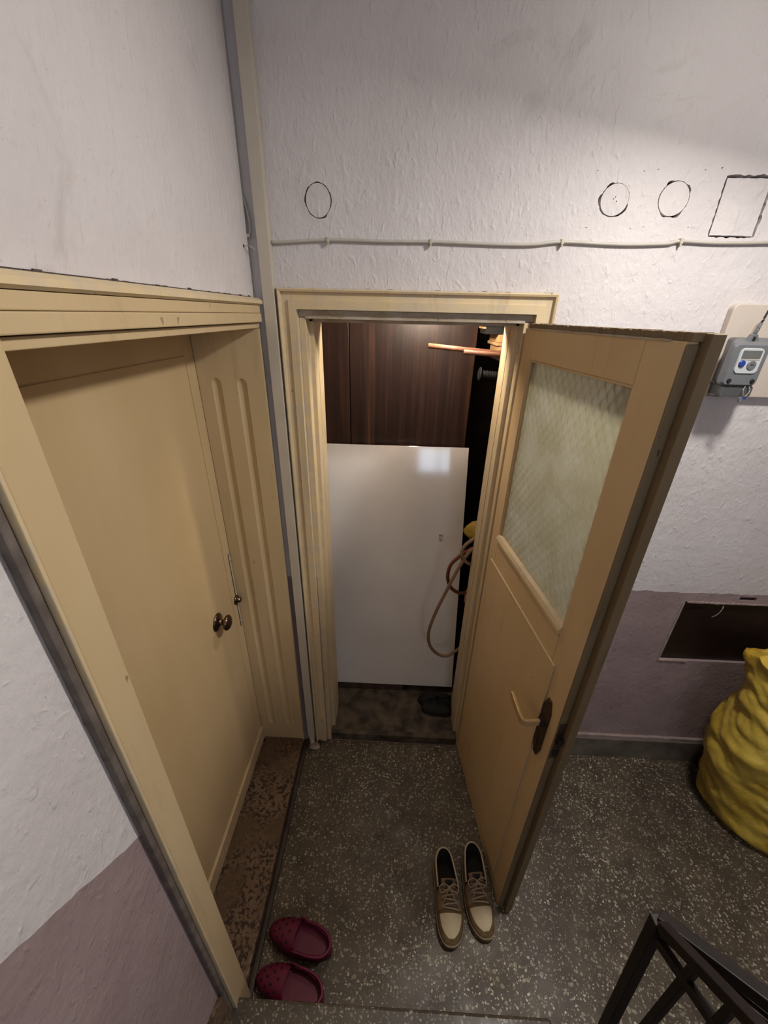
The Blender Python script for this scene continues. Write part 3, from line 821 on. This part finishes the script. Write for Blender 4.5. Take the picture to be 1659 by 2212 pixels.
# ================================================================== STORAGE CONTENTS
wdb = empty('wardrobe', (-.1, .9, sf)); OW = wdb.location
tag(wdb, 'tall dark brown wood-veneer wardrobe standing behind the white board', 'wardrobe')
box('body', M_veneer, -.56, .352, .70, 1.14, sf+.0, 2.25, wdb, .002, org=OW)
box('door', M_veneer, -.555, -.2395, .68, .699, sf+.05, 2.24, wdb, .002, org=OW)
box('door', M_veneer, -.2355, .350, .68, .699, sf+.05, 2.24, wdb, .002, org=OW)
# white board leaning back against it
LEAN = math.radians(15.2)
wp = empty('white_board', (0, .282, .098)); wp.rotation_euler = (-LEAN, 0, 0)
tag(wp, 'glossy white laminate board leaning back against the dark wardrobe', 'board')
bd = MB().box(-.40, .3655, 0, .018, 0, 1.355)
o = bd.build('panel', M_white, wp, bevel=.001)
mb = MB().box(.240, .262, -.004, 0, .873, .902); mb.box(.243, .259, -.011, -.004, .876, .886)
ct = mb.build('catch', M_pvc, wp, bevel=.001)
MB().box(.244, .248, -.0048, -.0035, .892, .897).box(.254, .258, -.0048, -.0035, .892, .897).build('screw', M_dark, ct)
tag(box('floor_batten', M_batten, -.42, .085, .285, .345, sf, .097, bevel=.003), 'rough wooden batten on storage floor under the white board', 'batten')
# black crumpled bag on the storage floor
bag = MB().grid(lambda u, v: (.275+(.100+.03*nz(math.cos(2*PI*u)*2, math.sin(2*PI*u)*2, v*3))*math.sin(PI*v)*math.cos(2*PI*u),
                              .195+(.070+.03*nz(math.cos(2*PI*u)*2+5, math.sin(2*PI*u)*2, v*3))*math.sin(PI*v)*math.sin(2*PI*u),
                              max(sf+.001, sf+.014+.044*math.cos(PI*v)*(1+.5*nz(u*9, v*9)))), 28, 12, True)
tag(bag.build('black_bag', M_black, smooth=True), 'small crumpled black bag on storage floor near right jamb', 'bag')
# shelf with poles on the right
sh = empty('wall_shelf', (.5, .5, 1.85)); tag(sh, 'dark narrow shelf inside the storage on the right carrying wooden poles', 'shelf')
box('board', M_brownplate, .405, .62, .24, .92, 1.838, 1.856, sh, .001, org=sh.location)
mb = MB().prism([(.62, 1.838), (.62, 1.74), (.60, 1.74), (.44, 1.838)], 'y', .70, .715); mb.build('bracket', M_brownplate, sh, org=sh.location)
MB().tube([(.105, .30, 1.8985), (.25, .302, 1.887), (.40, .305, 1.876), (.615, .31, 1.868)], .0095, 12).build('wooden_pole', M_pole, smooth=True)
tag(bpy.data.objects['wooden_pole'], 'longer wooden pole sticking out left from the storage shelf', 'pole', 'wooden poles on the storage shelf')
MB().tube([(.232, .245, 1.884), (.40, .25, 1.874), (.615, .255, 1.866)], .0085, 12).build('wooden_pole', M_pole, smooth=True)
tag(bpy.data.objects['wooden_pole.001'], 'shorter wooden pole in front of and below the longer one', 'pole', 'wooden poles on the storage shelf')
cb = empty('cardboard_box', (.5, .6, 1.857)); tag(cb, 'stack of beige cardboard flaps on the storage shelf', 'box')
box('lower_box', M_card, .405, .56, .46, .64, 1.857, 1.893, cb, .002, org=cb.location)
box('flap', M_card, .392, .565, .455, .645, 1.8935, 1.905, cb, .002, org=cb.location)
box('upper_box', M_card, .398, .56, .46, .64, 1.9055, 1.935, cb, .002, org=cb.location)
bt = empty('black_tray', (.45, .52, 1.936)); tag(bt, 'black metal tray lying on the cardboard in the storage', 'tray')
box('tray', M_black, .345, .56, .47, .60, 1.936, 1.962, bt, .001, org=bt.location)
box('tray_lip', M_card, .338, .3445, .47, .60, 1.955, 1.9625, bt, .001, org=bt.location)
hg = empty('handlebar', (.45, .42, 1.785)); tag(hg, 'black ribbed handlebar grip with round flange pointing left in storage', 'handlebar')
pr = [(.0, 0), (.016, .0), (.026, .004), (.027, .008), (.020, .010), (.013, .016)]
for i in range(9): pr += [(.0150, .022+i*.011), (.0150, .028+i*.011), (.0128, .0285+i*.011), (.0128, .0325+i*.011)]
pr += [(.014, .13), (0, .13)]
MB().lathe(pr, (.325-.45, 0, .004), (1, 0, -.06), 24).build('grip', M_black, hg, auto=True)
MB().tube([(0, 0, -.003), (.17, 0, -.012)], .011, 12).build('bar', M_steel, hg, smooth=True)
# hoses hanging on a hook
hk = empty('wall_hook', (.60, .27, 1.06)); tag(hk, 'iron hook on the storage wall holding the hoses', 'hook')
MB().tube([(.62, .25, 1.06), (.42, .24, 1.06), (.405, .24, 1.075)], .006, 8).build('rod', M_rail, hk, smooth=True, org=hk.location)
MB().lathe([(0, 0), (.018, 0), (.016, .004), (0, .005)], (.6195, .25, 1.06), (-1, 0, 0), 12).build('wall_plate', M_rail, hk, org=hk.location)
def hose(name, pts, mat, r, label):
    o = MB().tube(spline(pts, 8), r, 10).build(name, mat, smooth=True)
    tag(o, label, 'hose', 'hoses hung inside the storage'); return o
hose('hose', [(0.4249, 0.2000, 1.1319), (0.3703, 0.2000, 1.0868), (0.3371, 0.2000, 1.0563), (0.2976, 0.2000, 0.9620), (0.2597, 0.2000, 0.8470), (0.2166, 0.2000, 0.7048), (0.1937, 0.2000, 0.5844), (0.2046, 0.2000, 0.4976), (0.2452, 0.2050, 0.4368), (0.2931, 0.2100, 0.4147), (0.3336, 0.2100, 0.4436), (0.3932, 0.2000, 0.5342), (0.4558, 0.2000, 0.6743)], M_hose, .0080, 'long beige hose hanging in a loop before white board')
hose('hose', [(0.4153, 0.2300, 1.0969), (0.3481, 0.2300, 1.0549), (0.3098, 0.2300, 1.0233), (0.2706, 0.2300, 0.9708), (0.2618, 0.2300, 0.9050), (0.2779, 0.2300, 0.8493), (0.3097, 0.2300, 0.8180), (0.3480, 0.2300, 0.8116), (0.4275, 0.2300, 0.8460)], M_redhose, .0082, 'reddish brown hose curled in a small loop at board edge')
hose('hose', [(0.3962, 0.1850, 1.1740), (0.3263, 0.1800, 1.1231), (0.3021, 0.1750, 1.0826), (0.3100, 0.1750, 1.0469), (0.3389, 0.1800, 1.0155), (0.4112, 0.1850, 0.9881)], M_hose, .0076, 'short beige hose bend beside the door jamb')
rg = MB().grid(lambda u, v: tuple(Vector((.395, .30, 1.115))+Vector(((.07+.02*nz(u*8, v*6, 1))*math.sin(PI*v)*math.cos(2*PI*u), (.05+.02*nz(u*8, v*6, 3))*math.sin(PI*v)*math.sin(2*PI*u), (.045+.02*nz(u*8, v*6, 5))*math.cos(PI*v)))), 24, 12, True)
tag(rg.build('yellow_rag', M_yrag, smooth=True), 'crumpled yellow rag hanging over the hoses in storage', 'rag')
ob = empty('orange_bottle', (.405, .30, .70)); tag(ob, 'orange plastic spray bottle hung beside the white board', 'bottle')
MB().lathe([(0, 0), (.032, 0), (.034, .006), (.034, .06), (.026, .08), (.012, .09), (.012, .10)], (0, 0, 0), (0, 0, 1), 20).build('body', M_orange, ob, smooth=True)
MB().lathe([(.014, .10), (.014, .118), (.0, .12)], (0, 0, 0), (0, 0, 1), 16).build('cap', M_hose, ob)
MB().tube([(0, 0, .115), (.0, -.02, .20), (.01, -.05, .35)], .002, 6).build('cord', M_black, ob)

# ================================================================== RAILING
rl = empty('stair_railing', (.53, -.93, 0)); tag(rl, 'dark brown iron stair railing at the lower right corner', 'railing')
OR = rl.location
def bar(name, a, b, w, h, n=1):
    a = Vector(a); b = Vector(b); t = (b-a).normalized(); s1 = t.cross(Vector((1, 0, 0))).normalized(); s2 = t.cross(s1)
    mb = MB(); 
    for p in (a, b):
        for i, j in ((-1, -1), (1, -1), (1, 1), (-1, 1)): mb.v.append(tuple(p+s1*h*i+s2*w*j))
    mb.f = [(0, 1, 2, 3), (7, 6, 5, 4), (0, 4, 5, 1), (1, 5, 6, 2), (2, 6, 7, 3), (3, 7, 4, 0)]
    return mb.build(name, M_rail, rl, bevel=.002, org=OR)
bar('newel', (0.5350, -0.9549, 0.9733), (0.5350, -1.0497, 0.0000), 0.011, 0.011)
bar('rail', (0.5350, -0.9660, 0.9767), (0.5350, -1.4397, 1.4443), 0.01, 0.01)
bar('handrail', (0.5404, -0.9501, 0.9673), (1.0585, -1.5170, 1.2049), 0.013, 0.011)
bar('lower_rail', (0.5350, -0.9752, 0.9397), (0.5350, -1.3075, 1.1513), 0.008, 0.008)
bar('rail', (0.5350, -0.9707, 0.9608), (1.0109, -1.4697, 1.1048), 0.006, 0.006)
bar('baluster', (0.5350, -1.0291, 1.0399), (0.5350, -1.0645, 0.0030), 0.007, 0.007)
bar('baluster', (0.5350, -1.0839, 1.0719), (0.5350, -1.1280, 0.0450), 0.006, 0.006)

# ================================================================== FLOOR THINGS
# yellow sack
def sackfn(u, v):
    a = 2*PI*u; c, s_ = math.cos(a), math.sin(a)
    zt = .84+.10*max(0, -c)**2+.05*nz(c*2+3, s_*2, 0)
    z = zt*v
    def ip(T):
        for i in range(len(T)-1):
            if T[i][0] <= v <= T[i+1][0]:
                t = (v-T[i][0])/(T[i+1][0]-T[i][0]); t = t*t*(3-2*t); return T[i][1]+(T[i+1][1]-T[i][1])*t
        return T[-1][1]
    kx = ip([(0, .22), (.06, .25), (.28, .315), (.55, .365), (.8, .365), (.92, .375), (1, .405)])
    ky = ip([(0, .195), (.06, .205), (.3, .205), (.6, .185), (.85, .15), (1, .155)])
    fold = .07*nz(c*1.6+z*1.2, s_*1.6-z*4.2, z*7.0)+.045*nz(c*2.5+z*3, s_*2.5-z*9, z*15)+.018*nz(c*8, s_*8-z*14, z*26)
    fold -= .05*abs(nz(c*1.3+z*2.5+4, s_*1.3-z*3.0, z*4.0))
    x = 1.720+kx*(1+fold)*c; y = -.225+ky*(1+fold*1.5)*s_
    return (min(x, XR-.012), min(y, -.018), z)
sk_ = empty('yellow_sack', (1.66, -.225, 0)); tag(sk_, 'big crumpled yellow woven plastic sack standing at the right wall', 'sack')
mb = MB().grid(sackfn, 160, 110, True)
b0 = len(mb.v); mb.v.append((1.720, -.225, 0)); NVs = 111
for i in range(160): mb.f.append((i*NVs, b0, ((i+1) % 160)*NVs))
so = mb.build('sack_body', M_sack, sk_, smooth=True, org=sk_.location)
so.modifiers.new('thick', 'SOLIDIFY').thickness = -.003
def rimfn(u, v):
    x, y, z = sackfn(u, 1.0); x0, y0, z0 = sackfn(u, .93)
    cx_, cy_ = 1.73, -.215; t = [0, .05, .12, .2][int(round(v*3))]; dz = [0, .006, -.005, -.05][int(round(v*3))]
    return (x+(cx_-x)*t, y+(cy_-y)*t, z+dz)
MB().grid(rimfn, 160, 3, True).build('folded_rim', M_sack, sk_, smooth=True, org=sk_.location)
def fillfn(u, v):
    x, y, z = sackfn(u, .82); return (1.720+(x-1.720)*v*.97, -.225+(y+.225)*v*.98, z-.03+.04*nz(x*9*v, y*9*v, 2))
MB().grid(fillfn, 60, 8, True).build('filling', simple('sack_filling', sr(120, 96, 40), .9, var=.3), sk_, smooth=True, org=sk_.location)

# sneakers
def shoe(name, loc, rz, mirror, label):
    root = empty(name, loc, rz); L = .262
    m = -1 if mirror else 1
    def cw_(s):   # centre line and half width along heel(0) -> toe(1)
        cxx = m*(.010*math.sin(PI*max(0, s-.15))-.004)
        e = max(0, 1-abs(2*s-1)**(3.4 if s > .5 else 5.5))**.5
        w = (.0405+.008*math.sin(PI*(s-.05)*.62)**2+.001*s)*max(e, .02)
        return cxx, w
    def htop(s): return .058+.038*(1-s)**1.5 if s < .5 else .0715-.036*((s-.5)/.5)**1.1
    # sole
    mb = MB(); N = 56
    ring = []
    for i in range(N):
        a = 2*PI*i/N; s = .5-.5*math.cos(a); c, w = cw_(min(max(s, .0005), .9995)); sg = 1 if math.sin(a) >= 0 else -1
        ring.append((c+sg*(w+.003), s))
    for z, g in ((0.001, .96), (.006, 1.0), (.020, 1.02), (.024, .99)):
        for x, s in ring: mb.v.append((x*g, -(s-.5)*L*(1+.01*(g-1))*1.015, z+(.010*max(0, s-.8)/.2*(1 if z < .01 else .6))+.003*(1-s)*(z > .01)))
    for k in range(3):
        for i in range(N): mb.f.append((k*N+i, k*N+(i+1) % N, (k+1)*N+(i+1) % N, (k+1)*N+i))
    mb.f += [tuple(range(N))[::-1], tuple(range(3*N, 4*N))]
    mb.build('sole', M_sole, root, auto=True)
    # upper: full arches over the vamp, open collar behind
    def sec(s, t):
        c, w = cw_(min(max(s, .004), .996)); h = htop(s); zb = .021
        op = max(0.0, min(1.0, (.47-s)/.05))
        a = PI*t
        x = -w*math.cos(a)*(abs(math.cos(a))**-.18 if abs(math.cos(a)) > .02 else 1); 
        z = zb+(h-zb)*math.sin(a)**.75
        if s > .9: z = zb+(h-zb)*math.sin(a)**.75*max(0.0, 1-((s-.9)/.1)**2.2)**.5+.0*s
        return c+max(-w, min(w, x)), z
    mb = MB(); NS, NT_ = 44, 24
    s0 = .44
    mb.grid(lambda u, v: (lambda q: (q[0], -((s0+(1-s0)*u)-.5)*L, q[1]))(sec(s0+(1-s0)*u, v)), NS, NT_)
    # collar walls
    def wall(u, v, rr):
        a = PI*(-.0+u)  # u 0..1 from one side round the heel to the other
        th = PI*u
        # plan path: from s0 on the left, round heel, to s0 on the right
        s = s0*(1-math.sin(th)) if True else 0
        c, w = cw_(max(.004, s)); sg = -math.cos(th)
        x = c+(w if sg > 0 else -w)*min(1, abs(sg)*6)*1.0
        hh = .058+.036*(1-s/s0)**1.2+.012*(s/s0)
        zb = .021; z = zb+(hh-zb)*v
        inn = rr*(1-.15*v)
        return (c+(x-c)*(1-inn-.10*v), -(s-.5)*L-(inn+.03*v)*.02*(1-s/s0), z)
    mb.grid(lambda u, v: wall(u, v, 0), 40, 6)
    mb.build('upper', M_shoe, root, smooth=True)
    mb = MB(); mb.grid(lambda u, v: wall(u, v*1.0, .13), 40, 6)
    mb.grid(lambda u, v: (lambda c, w: (c+w*(2*v-1)*.88, -(s0*1.15*u-.5)*L, .0305))(*cw_(max(.004, s0*1.15*u))), 16, 6)
    mb.build('lining', M_lin, root, smooth=True)
    rimp = [wall(i/40, 1.0, 0.04) for i in range(41)]
    MB().tube(rimp, .0032, 8).build('collar_rim', M_toe, root, smooth=True)
    # toe patch and mudguard
    mb = MB()
    def tp(u, v):
        s = .70+.235*u; t = .5+(v-.5)*(.60-.20*u**1.3)*max(.12, 1-u**5)**.5; x, z = sec(s, t); return (x, -(s-.5)*L, z+.0022)
    mb.grid(tp, 12, 10); mb.build('toe_patch', M_toe, root, smooth=True)
    mb = MB()
    def mg(u, v):
        s = .66+.338*u; x, z = sec(s, v); return (x*1.01, -(s-.5)*L*1.004, z+.001)
    mb.grid(mg, 18, NT_); mb.build('mudguard', M_mud, root, smooth=True)
    # tongue
    mb = MB()
    def tg(u, v):
        s = .64-.27*u; x, z = sec(max(s, .46), .5+(v-.5)*.34); return (x*(1+.1*u), -(s-.5)*L, z+.002+.014*max(0, (u-.5)/.5)**1.3+.004*u)
    mb.grid(tg, 12, 6); o = mb.build('tongue', M_shoe, root, smooth=True); o.modifiers.new('t', 'SOLIDIFY').thickness = .005
    mb = MB().grid(lambda u, v: (tg(.72+.2*u, .3+.4*v)[0], tg(.72+.2*u, .3+.4*v)[1], tg(.72+.2*u, .3+.4*v)[2]+.0055), 3, 3)
    mb.build('tongue_label', M_lin, o)
    # laces
    for k in range(5):
        s = .66-.042*k
        P = []
        for i in range(9):
            t = .30+.40*i/8; x, z = sec(s+.018*(1 if k % 2 else -1)*(i/8-.5), t); P.append((x, -(s-.5)*L+.010*(1 if k % 2 else -1)*(i/8-.5), z+.0065+.001*k))
        MB().tube(P, .0026, 6).build('lace', M_lace, root, smooth=True)
    x, z = sec(.47, .5); y = -(.47-.5)*L; zz = z+.017
    for sg in (-1, 1):
        P = spline([(x, y, zz), (x+sg*.016, y+.008, zz+.006), (x+sg*.034, y+.004, zz-.004), (x+sg*.030, y-.012, zz-.008), (x+sg*.012, y-.008, zz-.001), (x, y, zz)], 6)
        MB().tube(P, .0022, 6).build('lace_loop', M_lace, root, smooth=True)
        P = spline([(x, y, zz), (x+sg*.012, y-.018, zz-.004), (x+sg*.022, y-.034, zz-.018), (x+sg*.030, y-.040, zz-.030)], 6)
        MB().tube(P, .0020, 6).build('lace_end', M_lace, root, smooth=True)
    MB().grid(lambda u, v: (x+.006*math.sin(PI*v)*math.cos(2*PI*u), y+.006*math.sin(PI*v)*math.sin(2*PI*u), zz+.005*math.cos(PI*v)), 10, 6, True).build('lace_knot', M_lace, root, smooth=True)
    tag(root, label, 'shoe', 'pair of worn sneakers by the open door'); return root
shoe('sneaker', (.2515, -.612, 0), math.radians(1), False, 'worn beige sneaker of the pair farther from the open door')
shoe('sneaker', (.3705, -.588, 0), math.radians(7), True, 'worn beige sneaker right against the open storage door')

# pink clogs (toe at local +x)
def clog(name, loc, rz, label):
    root = empty(name, loc, rz); L = .235
    def cw_(s):
        e = max(0, 1-abs(2*s-1)**3.0)**.5
        return (.034+.011*math.sin(PI*min(1, max(0, s*.85)))**2)*max(e, .03)
    def ht(s): return .052+.012*math.sin(PI*min(1, s*1.1)) if s < .5 else .066-.024*((s-.5)/.5)**1.6
    mb = MB(); N = 48
    for z, g in ((.001, .95), (.008, 1.03), (.022, 1.05), (.026, 1.0)):
        for i in range(N):
            a = 2*PI*i/N; s = .5-.5*math.cos(a); w = cw_(min(max(s, .001), .999)); sg = 1 if math.sin(a) >= 0 else -1
            mb.v.append(((s-.5)*L*(1.0+.01*(g > 1)), sg*w*g, z+.012*max(0, s-.8)/.2*(z < .01)))
    for k in range(3):
        for i in range(N): mb.f.append((k*N+i, k*N+(i+1) % N, (k+1)*N+(i+1) % N, (k+1)*N+i))
    mb.f += [tuple(range(N))[::-1], tuple(range(3*N, 4*N))]
    mb.build('sole', M_pink, root, auto=True)
    def sec(s, t):
        w = cw_(min(max(s, .004), .996)); h = ht(s); a = PI*t; zb = .022
        k = 1 if s < .88 else max(0, 1-((s-.88)/.12)**2.2)**.5
        cx = math.cos(a); x = -w*(abs(cx)**.8)*(1 if cx > 0 else -1)
        return ((s-.5)*L, x*1.02, zb+(h-zb)*math.sin(a)**.7*k)
    mb = MB(); mb.grid(lambda u, v: sec(.46+.54*u-.10*math.sin(PI*v)*(1-u)*-1, v), 26, 20)
    up = mb.build('upper', M_pink, root, smooth=True)
    # low heel wall
    def wall(u, v):
        th = PI*u; s = .56*(1-math.sin(th)); w = cw_(max(.004, s)); sg = -math.cos(th)
        return ((s-.5)*L, max(-1, min(1, sg*4))*w*1.02, .022+(.020+.022*abs(sg)**2)*v)
    mb = MB().grid(wall, 36, 4); o = mb.build('heel_wall', M_pink, root, smooth=True); o.modifiers.new('t', 'SOLIDIFY').thickness = .004
    # strap folded behind the heel
    MB().tube(spline([(-.004, -.0405, .055), (-.05, -.0400, .058), (-.092, -.029, .056), (-.112, 0, .054), (-.092, .029, .056), (-.05, .0400, .058), (-.004, .0405, .055)], 8), .005, 8).build('heel_strap', M_pink, root, smooth=True)
    for s, ts in ((.66, (.32, .5, .68)), (.74, (.24, .41, .59, .76)), (.82, (.32, .5, .68)), (.89, (.41, .59))):
        for t in ts:
            p = Vector(sec(s, t)); q = Vector(sec(s+.01, t))-p; r = Vector(sec(s, t+.01))-p; nn = q.cross(r).normalized()
            if nn.z < 0: nn = -nn
            MB().lathe([(0, 0), (.0042, 0), (.0042, .0016), (0, .0016)], p-nn*.0006, nn, 10).build('vent_hole', M_hole, root)
    for s in (.60, .68, .76, .84):
        for sg in (.10, .90):
            p = Vector(sec(s, sg)); MB().lathe([(0, 0), (.0036, 0), (.0036, .0018), (0, .0018)], p, (0, -1 if sg < .5 else 1, .3), 10).build('vent_hole', M_hole, root)
    tag(root, label, 'clog', 'pair of pink clogs'); return root
clog('clog', (-.277, -.746, 0), PI+math.radians(-12), 'pink foam clog of the pair nearer the back wall')
clog('clog', (-.286, -.857, 0), PI+math.radians(-10), 'pink foam clog of the pair touching the stair step')
